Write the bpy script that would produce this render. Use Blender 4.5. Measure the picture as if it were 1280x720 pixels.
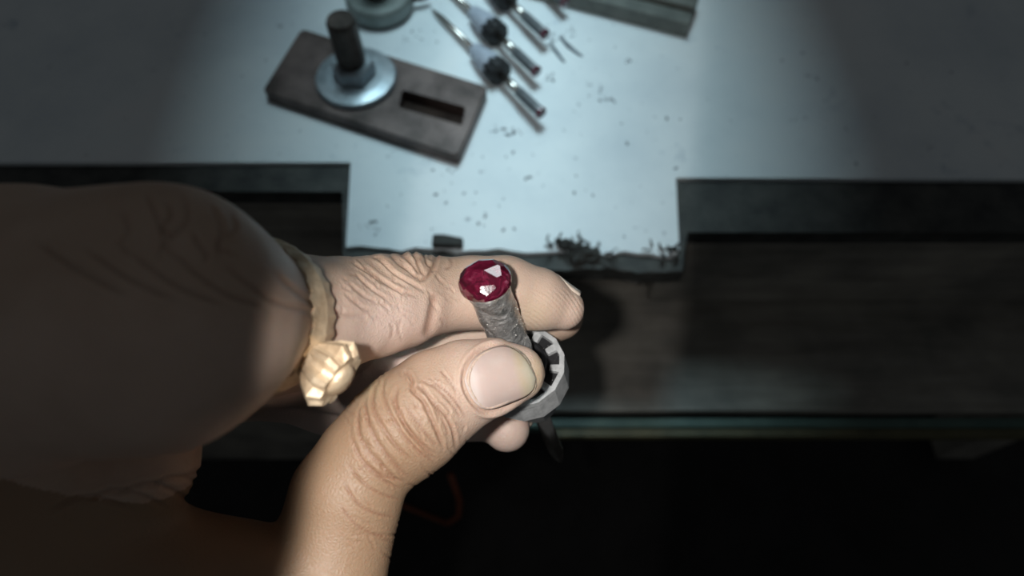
import bpy, bmesh, math, random
import numpy as np
from mathutils import Vector, Matrix

for o in list(bpy.data.objects):
    bpy.data.objects.remove(o)
scene = bpy.context.scene
COL = scene.collection
random.seed(7)
rng = np.random.default_rng(7)

# ------------------------------------------------------------------ camera
FPX = 850.0                      # focal length in pixels of the 1280x720 frame
BENCH_Z = 0.75
PITCH = math.radians(62)
cam_data = bpy.data.cameras.new('camera')
cam_data.sensor_width = 36.0
cam_data.lens = FPX / 1280 * 36.0
cam_data.clip_start = 0.01
cam_data.clip_end = 20
cam_data.dof.use_dof = True
cam_data.dof.focus_distance = 0.131
cam_data.dof.aperture_fstop = 15.0
cam = bpy.data.objects.new('camera', cam_data)
COL.objects.link(cam)
CAM_LOC = Vector((0, -0.196, BENCH_Z + 0.326))
CAM_M = Matrix.Translation(CAM_LOC) @ Matrix.Rotation(math.pi / 2 - PITCH, 4, 'X')
cam.matrix_world = CAM_M
scene.camera = cam

# ------------------------------------------------------------------ world, lights, exposure
world = bpy.data.worlds.new('world')
scene.world = world
world.use_nodes = True
bg = world.node_tree.nodes['Background']
bg.inputs[0].default_value = (0.88, 0.95, 1.0, 1)
bg.inputs[1].default_value = 0.048

def aim(obj, loc, target, roll=0.0, scale=(1, 1, 1)):
    d = (Vector(target) - Vector(loc)).normalized()
    q = d.to_track_quat('-Z', 'Y')
    obj.matrix_world = (Matrix.Translation(loc) @ q.to_matrix().to_4x4()
                        @ Matrix.Rotation(roll, 4, 'Z') @ Matrix.Diagonal((*scale, 1)))

def spot(name, loc, target, power, color, radius, angle, blend, scale):
    l = bpy.data.lights.new(name, 'SPOT')
    l.energy = power
    l.color = color
    l.shadow_soft_size = radius
    l.spot_size = angle
    l.spot_blend = blend
    o = bpy.data.objects.new(name, l)
    COL.objects.link(o)
    aim(o, loc, target, 0, scale)
    return o

def cpt(px, py, d):
    """pixel of the 1280x720 frame + depth in mm -> camera space in mm"""
    return np.array([(px - 640) / FPX * d, -(py - 360) / FPX * d, -d], float)

def cw(p_mm):
    return CAM_M @ Vector([float(c) * 0.001 for c in p_mm])

def on_plane(px, py, h=0.0):
    """point of the horizontal plane h above the bench top that lies on a pixel's ray"""
    d = CAM_M.to_3x3() @ Vector(((px - 640) / FPX, -(py - 360) / FPX, -1))
    t = (BENCH_Z + h - CAM_LOC.z) / d.z
    return CAM_LOC + d * t

# phone flash beside the lens: narrow upright beam, shaped to leave both sides dark
FLASH = cw((-13, 3, 4))
spot('phone_flash', FLASH, cw((-4.6, -8, -137)), 1.02, (1.0, 0.97, 0.94), 0.0025,
     math.radians(118), 0.16, (0.136, 1, 1))
# bench lamp hanging behind the work area, its beam narrowed to darken the sides
spot('bench_lamp', Vector((0.0, 0.28, BENCH_Z + 0.62)), Vector((0.0, 0.140, BENCH_Z)), 17.0,
     (0.64, 0.89, 0.98), 0.13, math.radians(52), 0.12, (0.325, 1, 1))

# small unseen lamp, added for its glint in a facet of the ruby
al = bpy.data.lights.new('glint_lamp', 'AREA')
al.shape = 'SQUARE'; al.size = 0.15; al.energy = 0.42; al.color = (0.92, 0.97, 1.0)
glint_lamp = bpy.data.objects.new('glint_lamp', al)
COL.objects.link(glint_lamp)
LAMP_DIR = Vector((0.157, 0.82, 0.552)).normalized()
GEM_P = cw(cpt(620, 339, 119))
aim(glint_lamp, GEM_P + LAMP_DIR * 2.0, GEM_P)

scene.view_settings.view_transform = 'Standard'
scene.view_settings.look = 'None'
scene.view_settings.exposure = 0.0
scene.view_settings.gamma = 1.0
scene.view_settings.use_curve_mapping = False

# ------------------------------------------------------------------ materials
def newmat(name):
    m = bpy.data.materials.new(name)
    m.use_nodes = True
    nt = m.node_tree
    return m, nt, nt.nodes['Principled BSDF']

def coords(nt, scale=1.0):
    tc = nt.nodes.new('ShaderNodeTexCoord')
    mp = nt.nodes.new('ShaderNodeMapping')
    mp.inputs['Scale'].default_value = (scale, scale, scale)
    nt.links.new(tc.outputs['Object'], mp.inputs['Vector'])
    return mp.outputs['Vector']

def noise(nt, vec, scale, detail=4, rough=0.6, dist=0.0):
    n = nt.nodes.new('ShaderNodeTexNoise')
    n.inputs['Scale'].default_value = scale
    n.inputs['Detail'].default_value = detail
    n.inputs['Roughness'].default_value = rough
    n.inputs['Distortion'].default_value = dist
    nt.links.new(vec, n.inputs['Vector'])
    return n.outputs['Fac']

def ramp(nt, fac, stops):
    r = nt.nodes.new('ShaderNodeValToRGB')
    el = r.color_ramp.elements
    while len(el) < len(stops):
        el.new(0.5)
    for e, (p, c) in zip(el, stops):
        e.position = p
        e.color = (*c, 1) if len(c) == 3 else c
    nt.links.new(fac, r.inputs['Fac'])
    return r.outputs['Color']

def mix(nt, fac, a, b, mode='MIX'):
    m = nt.nodes.new('ShaderNodeMix')
    m.data_type = 'RGBA'
    m.blend_type = mode
    for sock, v in ((m.inputs[0], fac), (m.inputs[6], a), (m.inputs[7], b)):
        if hasattr(v, 'links'):
            nt.links.new(v, sock)
        elif isinstance(v, (int, float)):
            sock.default_value = v
        else:
            sock.default_value = (*v, 1)
    return m.outputs[2]

def bump(nt, b, height, strength, dist, normal=None):
    n = nt.nodes.new('ShaderNodeBump')
    n.inputs['Strength'].default_value = strength
    n.inputs['Distance'].default_value = dist
    nt.links.new(height, n.inputs['Height'])
    if normal is not None:
        nt.links.new(normal, n.inputs['Normal'])
    return n.outputs['Normal']

def mottled(name, c1, c2, scale, rough=0.6, metal=0.0, bump_s=0.2, bump_d=0.0003, lo=0.35, hi=0.65, spec=0.5):
    m, nt, b = newmat(name)
    v = coords(nt)
    f = noise(nt, v, scale, 6, 0.65)
    nt.links.new(ramp(nt, f, [(lo, c1), (hi, c2)]), b.inputs['Base Color'])
    b.inputs['Roughness'].default_value = rough
    b.inputs['Metallic'].default_value = metal
    b.inputs['Specular IOR Level'].default_value = spec
    f2 = noise(nt, v, scale * 4, 4)
    nt.links.new(bump(nt, b, f2, bump_s, bump_d), b.inputs['Normal'])
    return m

M = {}
# white grimy worktop
m, nt, b = newmat('worktop_white')
v = coords(nt)
base = ramp(nt, noise(nt, v, 9, 5, 0.6), [(0.3, (0.60, 0.66, 0.70)), (0.55, (0.74, 0.79, 0.81)), (0.75, (0.80, 0.82, 0.82))])
st = ramp(nt, noise(nt, v, 22, 8, 0.7, 0.6), [(0.0, (0, 0, 0)), (0.61, (0, 0, 0)), (0.74, (0.75, 0.75, 0.75))])
c = mix(nt, st, base, (0.30, 0.38, 0.46))
sp = ramp(nt, noise(nt, v, 170, 3, 0.5), [(0.0, (0, 0, 0)), (0.70, (0, 0, 0)), (0.76, (0.6, 0.6, 0.6))])
c = mix(nt, sp, c, (0.16, 0.18, 0.22))
nt.links.new(c, b.inputs['Base Color'])
b.inputs['Roughness'].default_value = 0.6
nt.links.new(bump(nt, b, noise(nt, v, 60, 5), 0.15, 0.0006), b.inputs['Normal'])
M['white'] = m
M['edge'] = mottled('edge_trim', (0.018, 0.020, 0.019), (0.058, 0.058, 0.052), 60, 0.7, 0, 0.6, 0.001)
# brown plywood front
m, nt, b = newmat('brown_board')
v = coords(nt)
mp = nt.nodes.new('ShaderNodeMapping')
mp.inputs['Scale'].default_value = (3, 30, 30)
nt.links.new(v, mp.inputs['Vector'])
g = noise(nt, mp.outputs['Vector'], 4, 6, 0.65, 0.4)
c1 = ramp(nt, g, [(0.3, (0.22, 0.205, 0.18)), (0.7, (0.37, 0.35, 0.31))])
big = ramp(nt, noise(nt, v, 14, 4), [(0.35, (0.6, 0.6, 0.6)), (0.65, (1.15, 1.12, 1.08))])
nt.links.new(mix(nt, 1.0, c1, big, 'MULTIPLY'), b.inputs['Base Color'])
b.inputs['Roughness'].default_value = 0.55
nt.links.new(bump(nt, b, g, 0.3, 0.0006), b.inputs['Normal'])
M['brown'] = m
M['green'] = mottled('green_paint', (0.05, 0.10, 0.085), (0.09, 0.15, 0.125), 40, 0.55)
M['yellow'] = mottled('yellow_paint', (0.07, 0.065, 0.03), (0.12, 0.105, 0.05), 50, 0.6)
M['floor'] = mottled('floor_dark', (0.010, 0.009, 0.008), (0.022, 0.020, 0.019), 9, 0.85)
M['wall'] = mottled('wall_paint', (0.30, 0.31, 0.31), (0.38, 0.39, 0.39), 5, 0.8)
M['iron'] = mottled('rusty_iron', (0.05, 0.036, 0.032), (0.165, 0.122, 0.112), 40, 0.5, 0.45, 0.4, 0.0005)
M['slot'] = mottled('slot_brown', (0.018, 0.012, 0.010), (0.04, 0.027, 0.022), 60, 0.9, spec=0.08)
M['zinc'] = mottled('zinc_steel', (0.30, 0.36, 0.40), (0.50, 0.56, 0.60), 90, 0.38, 0.6, 0.3, 0.0004)
M['steel'] = mottled('rod_steel', (0.50, 0.46, 0.42), (0.68, 0.63, 0.58), 120, 0.25, 1.0, 0.1, 0.0001)
M['post'] = mottled('dark_post', (0.03, 0.024, 0.02), (0.09, 0.07, 0.06), 80, 0.45, 0.5)
M['pot'] = mottled('greenish_metal', (0.16, 0.19, 0.18), (0.26, 0.29, 0.28), 60, 0.45, 0.4)
M['lav'] = mottled('grey_plastic', (0.33, 0.36, 0.43), (0.42, 0.46, 0.53), 120, 0.45)
M['grey'] = mottled('pale_grey_plastic', (0.36, 0.37, 0.37), (0.56, 0.57, 0.57), 420, 0.5, 0, 0.3, 0.0002)
M['black'] = mottled('black_rubber', (0.006, 0.006, 0.007), (0.02, 0.02, 0.022), 300, 0.55, 0, 0.5, 0.0003)
M['dop_far'] = mottled('dop_grey', (0.09, 0.10, 0.11), (0.20, 0.21, 0.22), 200, 0.5, 0.5)
M['wood_strip'] = mottled('weathered_wood', (0.10, 0.11, 0.10), (0.20, 0.21, 0.19), 50, 0.7)
M['sliver'] = mottled('dark_sliver', (0.03, 0.04, 0.055), (0.09, 0.11, 0.14), 90, 0.5)
M['grit'] = mottled('grit', (0.05, 0.06, 0.07), (0.16, 0.18, 0.21), 90, 0.7)
M['dust'] = mottled('white_dust', (0.6, 0.58, 0.53), (0.8, 0.78, 0.74), 90, 0.7)
M['rag'] = mottled('rag_dark', (0.014, 0.014, 0.013), (0.05, 0.05, 0.045), 90, 0.85)
M['gold'] = mottled('old_gold', (0.46, 0.34, 0.22), (0.66, 0.53, 0.37), 300, 0.5, 0.45, 0.6, 0.0003)
M['cord'] = mottled('orange_cord', (0.20, 0.05, 0.02), (0.30, 0.08, 0.03), 60, 0.6)
# glue and shellac smeared dop
m, nt, b = newmat('glued_metal')
v = coords(nt)
f = noise(nt, v, 330, 7, 0.65, 1.2)
cc = ramp(nt, f, [(0.32, (0.15, 0.155, 0.15)), (0.48, (0.30, 0.305, 0.30)), (0.58, (0.42, 0.42, 0.41)), (0.66, (0.85, 0.85, 0.82))])
br = ramp(nt, noise(nt, v, 160, 2), [(0.62, (0, 0, 0)), (0.72, (0.7, 0.7, 0.7))])
nt.links.new(mix(nt, br, cc, (0.20, 0.125, 0.06)), b.inputs['Base Color'])
b.inputs['Metallic'].default_value = 0.25
b.inputs['Roughness'].default_value = 0.19
b.inputs['Coat Weight'].default_value = 0.5
nt.links.new(bump(nt, b, noise(nt, v, 260, 7, 0.68, 1.0), 1.0, 0.0016), b.inputs['Normal'])
M['glue'] = m
# ruby
def ruby(name, s):
    m, nt, b = newmat(name)
    v = coords(nt)
    f = noise(nt, v, 260 * s, 6, 0.65, 1.5)
    nt.links.new(ramp(nt, f, [(0.32, (0.018, 0.001, 0.004)), (0.48, (0.065, 0.003, 0.013)), (0.60, (0.13, 0.007, 0.028)), (0.74, (0.24, 0.07, 0.11))]), b.inputs['Base Color'])
    b.inputs['Roughness'].default_value = 0.10
    nt.links.new(bump(nt, b, noise(nt, v, 900, 4, 0.6), 0.10, 0.0002), b.inputs['Normal'])
    b.inputs['IOR'].default_value = 1.9
    b.inputs['Coat Weight'].default_value = 0.4
    b.inputs['Coat Roughness'].default_value = 0.03
    return m
M['ruby'] = ruby('ruby', 1.0)
M['ruby_girdle'] = mottled('ruby_girdle', (0.20, 0.10, 0.12), (0.36, 0.22, 0.25), 500, 0.35)

# skin
m, nt, b = newmat('skin')
v = coords(nt)
att = nt.nodes.new('ShaderNodeAttribute')
att.attribute_name = 'skin_masks'          # R: pink pads and painted flash brightness, G: crease, B: yellow callus
sep = nt.nodes.new('ShaderNodeSeparateColor')
nt.links.new(att.outputs['Color'], sep.inputs['Color'])
c = ramp(nt, noise(nt, v, 90, 5, 0.6), [(0.3, (0.48, 0.338, 0.252)), (0.7, (0.59, 0.43, 0.335))])
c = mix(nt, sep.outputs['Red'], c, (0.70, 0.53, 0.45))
tan_shade_ = nt.nodes.new('ShaderNodeAttribute'); tan_shade_.attribute_name = 'skin_tan_shade'
c = mix(nt, tan_shade_.outputs['Fac'], c, (0.305, 0.195, 0.118))
c = mix(nt, sep.outputs['Blue'], c, (0.56, 0.44, 0.27))
crm = nt.nodes.new('ShaderNodeMath'); crm.operation = 'MULTIPLY'; crm.inputs[1].default_value = 0.75
nt.links.new(sep.outputs['Green'], crm.inputs[0])
c = mix(nt, crm.outputs[0], c, (0.22, 0.095, 0.055))
nt.links.new(c, b.inputs['Base Color'])
b.inputs['Roughness'].default_value = 0.54
b.inputs['Specular IOR Level'].default_value = 0.5
b.inputs['Subsurface Weight'].default_value = 0.22
b.inputs['Subsurface Radius'].default_value = (1.0, 0.36, 0.2)
b.inputs['Subsurface Scale'].default_value = 0.0022
vo = nt.nodes.new('ShaderNodeTexVoronoi')
vo.inputs['Scale'].default_value = 1500
vo.feature = 'DISTANCE_TO_EDGE'
vw = nt.nodes.new('ShaderNodeVectorMath'); vw.operation = 'ADD'
nz = nt.nodes.new('ShaderNodeTexNoise'); nz.inputs['Scale'].default_value = 700
nt.links.new(v, nz.inputs['Vector'])
vs = nt.nodes.new('ShaderNodeVectorMath'); vs.operation = 'SCALE'; vs.inputs['Scale'].default_value = 0.0007
nt.links.new(nz.outputs['Color'], vs.inputs[0])
nt.links.new(v, vw.inputs[0]); nt.links.new(vs.outputs[0], vw.inputs[1])
nt.links.new(vw.outputs[0], vo.inputs['Vector'])
n1 = bump(nt, b, vo.outputs['Distance'], 0.25, 0.0005)
n2 = bump(nt, b, noise(nt, v, 420, 4, 0.6), 0.22, 0.0004, n1)
# finger-print ridges on the pads (UV carries distance along the ridges' normal)
uvn = nt.nodes.new('ShaderNodeAttribute'); uvn.attribute_name = 'ridge_phase'
sn = nt.nodes.new('ShaderNodeMath'); sn.operation = 'SINE'
nt.links.new(uvn.outputs['Fac'], sn.inputs[0])
rm = nt.nodes.new('ShaderNodeAttribute'); rm.attribute_name = 'ridge_mask'
rmul = nt.nodes.new('ShaderNodeMath'); rmul.operation = 'MULTIPLY'
nt.links.new(sn.outputs[0], rmul.inputs[0]); nt.links.new(rm.outputs['Fac'], rmul.inputs[1])
n3 = bump(nt, b, rmul.outputs[0], 0.24, 0.00012, n2)
nt.links.new(n3, b.inputs['Normal'])
M['skin'] = m
# nail
m, nt, b = newmat('nail')
att = nt.nodes.new('ShaderNodeAttribute'); att.attribute_name = 'nail_u'
v = coords(nt)
c = ramp(nt, att.outputs['Fac'], [(0.0, (0.58, 0.47, 0.42)), (0.13, (0.62, 0.51, 0.47)), (0.22, (0.55, 0.42, 0.375)),
                                  (0.72, (0.54, 0.41, 0.36)), (0.82, (0.52, 0.42, 0.30)), (0.93, (0.48, 0.43, 0.32)), (1.0, (0.34, 0.31, 0.25))])
c = mix(nt, ramp(nt, noise(nt, v, 250, 4), [(0.5, (0, 0, 0)), (0.8, (0.4, 0.4, 0.4))]), c, (0.62, 0.51, 0.46))
nt.links.new(c, b.inputs['Base Color'])
b.inputs['Roughness'].default_value = 0.38
b.inputs['Subsurface Weight'].default_value = 0.15
b.inputs['Subsurface Radius'].default_value = (1, .4, .25)
b.inputs['Subsurface Scale'].default_value = 0.0015
nt.links.new(bump(nt, b, noise(nt, v, 500, 3), 0.15, 0.0002), b.inputs['Normal'])
M['nail'] = m
M['nail_plain'] = mottled('nail_edge', (0.52, 0.42, 0.34), (0.66, 0.56, 0.47), 400, 0.35)
M['nail_dirt'] = mottled('nail_dirt', (0.08, 0.07, 0.06), (0.36, 0.30, 0.22), 700, 0.7)

# ------------------------------------------------------------------ object helpers
def link_mesh(name, me, mat, parent=None, smooth=False):
    o = bpy.data.objects.new(name, me)
    COL.objects.link(o)
    if mat is not None:
        me.materials.append(mat)
    if parent is not None:
        o.parent = parent
    if smooth:
        me.polygons.foreach_set('use_smooth', [True] * len(me.polygons))
    return o

def bm_obj(name, bm, mat, parent=None, smooth=False):
    bmesh.ops.recalc_face_normals(bm, faces=bm.faces)
    me = bpy.data.meshes.new(name)
    bm.to_mesh(me); bm.free()
    return link_mesh(name, me, mat, parent, smooth)

def tag(o, label, cat=None, group=None, kind=None):
    o['label'] = label
    if cat: o['category'] = cat
    if group: o['group'] = group
    if kind: o['kind'] = kind
    return o

def empty(name, M4):
    e = bpy.data.objects.new(name, None)
    e.empty_display_size = 0.01
    COL.objects.link(e)
    e.matrix_world = M4
    return e

def lathe(bm, prof, seg=32, jitter=None):
    """prof: list of (z, r); closed with caps"""
    rings = []
    for z, r in prof:
        if r < 1e-7:
            rings.append([bm.verts.new((0, 0, z))])
        else:
            rings.append([bm.verts.new((r * math.cos(2 * math.pi * k / seg), r * math.sin(2 * math.pi * k / seg), z)) for k in range(seg)])
    for a, b_ in zip(rings, rings[1:]):
        if len(a) == 1 and len(b_) == 1:
            continue
        for k in range(seg):
            k2 = (k + 1) % seg
            if len(a) == 1:
                bm.faces.new((a[0], b_[k], b_[k2]))
            elif len(b_) == 1:
                bm.faces.new((a[k], a[k2], b_[0]))
            else:
                bm.faces.new((a[k], a[k2], b_[k2], b_[k]))
    if len(rings[0]) > 1: bm.faces.new(rings[0][::-1])
    if len(rings[-1]) > 1: bm.faces.new(rings[-1])
    return rings

def prism(bm, pts, z0, z1, bevel=0.0):
    lo = [bm.verts.new((x, y, z0)) for x, y in pts]
    hi = [bm.verts.new((x, y, z1)) for x, y in pts]
    n = len(pts)
    fs = [bm.faces.new(hi), bm.faces.new(lo[::-1])]
    for k in range(n):
        fs.append(bm.faces.new((lo[k], lo[(k + 1) % n], hi[(k + 1) % n], hi[k])))
    if bevel:
        edges = list({e for f in fs for e in f.edges})
        bmesh.ops.bevel(bm, geom=edges, offset=bevel, segments=2, affect='EDGES', profile=0.5)

def tube(bm, pts, radii, seg=10):
    pts = [Vector(p) for p in pts]
    rings = []
    prev = None
    for i, p in enumerate(pts):
        t = (pts[min(i + 1, len(pts) - 1)] - pts[max(i - 1, 0)]).normalized()
        a = prev if prev else t.orthogonal().normalized()
        a = (a - t * a.dot(t)).normalized()
        prev = a
        b_ = t.cross(a)
        r = radii[i] if hasattr(radii, '__len__') else radii
        rings.append([bm.verts.new(p + (a * math.cos(2 * math.pi * k / seg) + b_ * math.sin(2 * math.pi * k / seg)) * r) for k in range(seg)])
    for A, B in zip(rings, rings[1:]):
        for k in range(seg):
            bm.faces.new((A[k], A[(k + 1) % seg], B[(k + 1) % seg], B[k]))
    bm.faces.new(rings[0][::-1]); bm.faces.new(rings[-1])

# ------------------------------------------------------------------ floor
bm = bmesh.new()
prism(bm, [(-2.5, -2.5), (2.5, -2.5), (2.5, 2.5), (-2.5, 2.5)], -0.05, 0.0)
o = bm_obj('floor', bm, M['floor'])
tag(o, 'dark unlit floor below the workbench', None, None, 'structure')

bm = bmesh.new()
prism(bm, [(-2.5, 2.5), (2.5, 2.5), (2.5, 2.6), (-2.5, 2.6)], 0.0, 2.6)
tag(bm_obj('wall_back', bm, M['wall']), 'plain grey wall behind the workbench', None, None, 'structure')
# ------------------------------------------------------------------ workbench
E0, E1 = on_plane(438, 309), on_plane(842, 318)
ang = math.atan2(E1.y - E0.y, E1.x - E0.x)
bench = empty('workbench', Matrix.Translation((0, 0, 0)))
tag(bench, 'grimy white-topped workbench with a dark worn front edge and brown board front', 'workbench')
def edge_y(x):
    return E0.y + (E1.y - E0.y) * (x - E0.x) / (E1.x - E0.x)
XL, XR = on_plane(432, 312).x, on_plane(850, 322).x
YL, YR = on_plane(300, 203).y, on_plane(1000, 222).y
BACK = 0.62
# outline of the white top: a tongue over the knee space, the wings set back
top_pts = [(XL, edge_y(XL))]
for k in range(1, 24):
    x = XL + (XR - XL) * k / 24
    top_pts.append((x, edge_y(x) + 0.0011 * math.sin(k * 1.3) + 0.0008 * math.sin(k * 2.9)))
top_pts += [(XR, edge_y(XR)), (XR + 0.004, YR), (0.75, YR - 0.004), (0.75, BACK), (-0.75, BACK), (-0.75, YL), (XL - 0.004, YL)]
bm = bmesh.new()
prism(bm, top_pts, BENCH_Z - 0.003, BENCH_Z)
bm_obj('worktop', bm, M['white'], bench)
# board under the laminate with the worn dark edge
def grow(pts, d):
    return [(x, y - (d if y < 0.5 else 0)) for x, y in pts]
bm = bmesh.new()
trim = [(XL - 0.002, edge_y(XL) - 0.009)]
for k in range(1, 24):
    x = XL + (XR - XL) * k / 24
    trim.append((x, edge_y(x) - 0.009 - 0.0012 * math.sin(k * 0.9 + 1) - 0.0008 * math.sin(k * 2.3)))
trim += [(XR + 0.002, edge_y(XR) - 0.009), (XR + 0.006, YR - 0.035), (0.75, YR - 0.037), (0.75, BACK), (-0.75, BACK), (-0.75, YL - 0.018), (XL - 0.006, YL - 0.018)]
prism(bm, trim, BENCH_Z - 0.015, BENCH_Z - 0.0031, 0.0015)
bm_obj('edge_board', bm, M['edge'], bench)
# brown front boards
def box_pts(x0, x1, y0, y1):
    return [(x0, y0), (x1, y0), (x1, y1), (x0, y1)]
ye = edge_y(0)
FRONT_Y = ye - 0.004
LOW = 0.06
TRAY = -0.12
ty0 = on_plane(640, 514, TRAY).y            # near end of the pulled-out catch tray
bm = bmesh.new()
prism(bm, box_pts(XL - 0.001, 0.6, ty0, 0.20), BENCH_Z + TRAY - 0.008, BENCH_Z + TRAY, 0.001)
tag(bm_obj('catch_tray', bm, M['brown'], bench), 'dusty brown pulled-out catch tray')
bm = bmesh.new()
prism(bm, box_pts(XL - 0.10 - 0.5, XL - 0.006, YL - 0.008, YL + 0.010), LOW, BENCH_Z - 0.0225, 0.001)
bm_obj('side_board', bm, M['brown'], bench)
bm = bmesh.new()
prism(bm, box_pts(XR + 0.006, XR + 0.6, YR - 0.022, YR - 0.004), BENCH_Z + TRAY + 0.001, BENCH_Z - 0.0225, 0.001)
bm_obj('side_board', bm, M['brown'], bench)
ty1 = on_plane(640, 519, TRAY).y; ty2 = on_plane(640, 534, TRAY - 0.006).y; ty3 = on_plane(640, 545, TRAY - 0.006).y
bm = bmesh.new()
prism(bm, box_pts(XL - 0.001, 0.6, ty2, ty1), BENCH_Z + TRAY - 0.018, BENCH_Z + TRAY - 0.006, 0.0008)
lip = tag(bm_obj('tray_lip', bm, M['green'], bench), 'pale green painted tray lip')
bm = bmesh.new()
prism(bm, box_pts(0.022, 0.6, ty3, ty2 - 0.0002), BENCH_Z + TRAY - 0.016, BENCH_Z + TRAY - 0.008, 0.0006)
tag(bm_obj('lip_stripe', bm, M['yellow'], lip), 'faded yellow stripe')
for sx in (XL - 0.009, 0.6005):
    bm = bmesh.new()
    prism(bm, box_pts(sx, sx + 0.008, ty0 + 0.006, 0.20), BENCH_Z + TRAY - 0.012, BENCH_Z + TRAY + 0.02, 0.001)
    bm_obj('tray_side', bm, M['brown'], bench)
for sx in (-0.70, 0.70):
    for y in (0.10, BACK - 0.05):
        bm = bmesh.new()
        prism(bm, box_pts(sx - 0.03, sx + 0.03, y - 0.03, y + 0.03), 0.0, BENCH_Z - 0.0225, 0.002)
        bm_obj('leg', bm, M['brown'], bench)

# ------------------------------------------------------------------ hand: distance field -> surface net
def pxchain(rows):
    out = []
    for px, py, d, r in rows:
        out.append((cpt(px, py, d), r * d / FPX))
    return out
def mmchain(rows):
    return [(np.array(p, float), r) for p, r in rows]

MCP_I, MCP_M, MCP_R, MCP_L = (-41.5, -3.5, -80), (-48, -6, -112), (-52, -11, -131), (-57, -17, -147)
index = pxchain([(705, 386, 143, 27), (672, 374, 142, 39), (632, 367, 141, 47), (590, 366, 140, 45.5), (545, 369, 137, 47.5),
                 (500, 378, 131, 57), (465, 384, 126, 63), (428, 390, 120, 67)]) + mmchain([((-34, -4.2, -109), 9.6), ((-37.5, -4, -97), 10.2), (MCP_I, 14.2)])
middle = pxchain([(700, 397, 163, 29), (660, 404, 165, 38), (600, 420, 166, 44), (520, 442, 165, 48), (452, 466, 160, 55)]) + mmchain([(MCP_M, 11.5)])
ringf = mmchain([]) + pxchain([(633, 535, 168, 29.5), (620, 518, 171, 33)]) + mmchain([((-20, -32.5, -176), 7.6), ((-42, -30, -173), 8.8), (MCP_R, 11)])
little = mmchain([((-18, -25, -188), 5.8), ((-32, -26, -190), 6.6), ((-50, -26, -184), 7.6), (MCP_L, 10)])
thumb = pxchain([(645, 467.5, 129, 36.5), (616, 470, 128.5, 46.5), (582, 480, 127.5, 55), (547, 499, 126, 62), (516, 524, 124, 66.5),
                 (490, 545, 123, 66), (459, 573, 122, 62), (432, 622, 121, 69), (414, 690, 120, 73)]) + mmchain([((-33, -55, -117), 11.5), ((-65, -50, -114), 14.5), ((-100, -32, -110), 18)])
palm_chains = [
    mmchain([(MCP_I, 14.2), ((-60, -5, -84), 17.5), ((-125, -6, -98), 24)]),
    mmchain([(MCP_M, 12), ((-125, -8, -112), 22)]),
    mmchain([(MCP_R, 11.5), ((-125, -14, -122), 20)]),
    mmchain([(MCP_L, 10.5), ((-125, -22, -130), 18)]),
    mmchain([((-58, -27, -108), 8), ((-80, -28, -108), 15), ((-100, -26, -110), 18)]),
    mmchain([((-120, -12, -110), 25), ((-175, -22, -118), 27)]),
]
H = 0.72
LO = np.array([-168.0, -80.0, -200.0]); HI = np.array([24.0, 26.0, -56.0])
N = np.ceil((HI - LO) / H).astype(int) + 1
FAR = 15.0

def chain_field(chains, k=0.0, zsq=1.0):
    pts = np.array([p for ch in chains for p, r in ch]); rr = max(r for ch in chains for p, r in ch)
    lo = np.maximum(np.floor((pts.min(0) - rr - 11 - LO) / H).astype(int), 0)
    hi = np.minimum(np.ceil((pts.max(0) + rr + 11 - LO) / H).astype(int) + 1, N)
    ax = [(LO[i] + H * np.arange(lo[i], hi[i])).astype(np.float32) for i in range(3)]
    X, Y, Z = ax[0][:, None, None], ax[1][None, :, None], ax[2][None, None, :]
    F = None
    for ch in chains:
        G = None
        for (a, ra), (b_, rb) in zip(ch, ch[1:]):
            ab = b_ - a
            t = ((X - a[0]) * ab[0] + (Y - a[1]) * ab[1] + (Z - a[2]) * ab[2]) / np.float32(ab @ ab)
            np.clip(t, 0, 1, out=t)
            D = (X - (a[0] + t * ab[0])) ** 2
            D += (Y - (a[1] + t * ab[1])) ** 2
            D += ((Z - (a[2] + t * ab[2])) * zsq) ** 2
            np.sqrt(D, out=D)
            D -= ra + t * (rb - ra)
            G = D if G is None else smin(G, D, 1.2)
        F = G if F is None else smin(F, G, k)
    return F, tuple(slice(lo[i], hi[i]) for i in range(3))

def smin(a, b_, k):
    if k <= 0:
        return np.minimum(a, b_)
    h = np.maximum(k - np.abs(a - b_), 0) / k
    return np.minimum(a, b_) - h * h * np.float32(k * 0.25)

PALM = np.full(N, FAR, np.float32)
f, s = chain_field(palm_chains, 9.0)
PALM[s] = np.minimum(PALM[s], f)
TOT = PALM.copy()
for ch, k, zs in ((index, 7, 1.0), (middle, 6, 1.0), (ringf, 6, 1.0), (little, 6, 1.0), (thumb, 10, 1.12)):
    f, s = chain_field([ch], 0, zs)
    TOT[s] = np.minimum(TOT[s], smin(PALM[s], f, k))

for q in ((0, slice(None), slice(None)), (-1, slice(None), slice(None))):
    TOT[q] = 5.0

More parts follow.
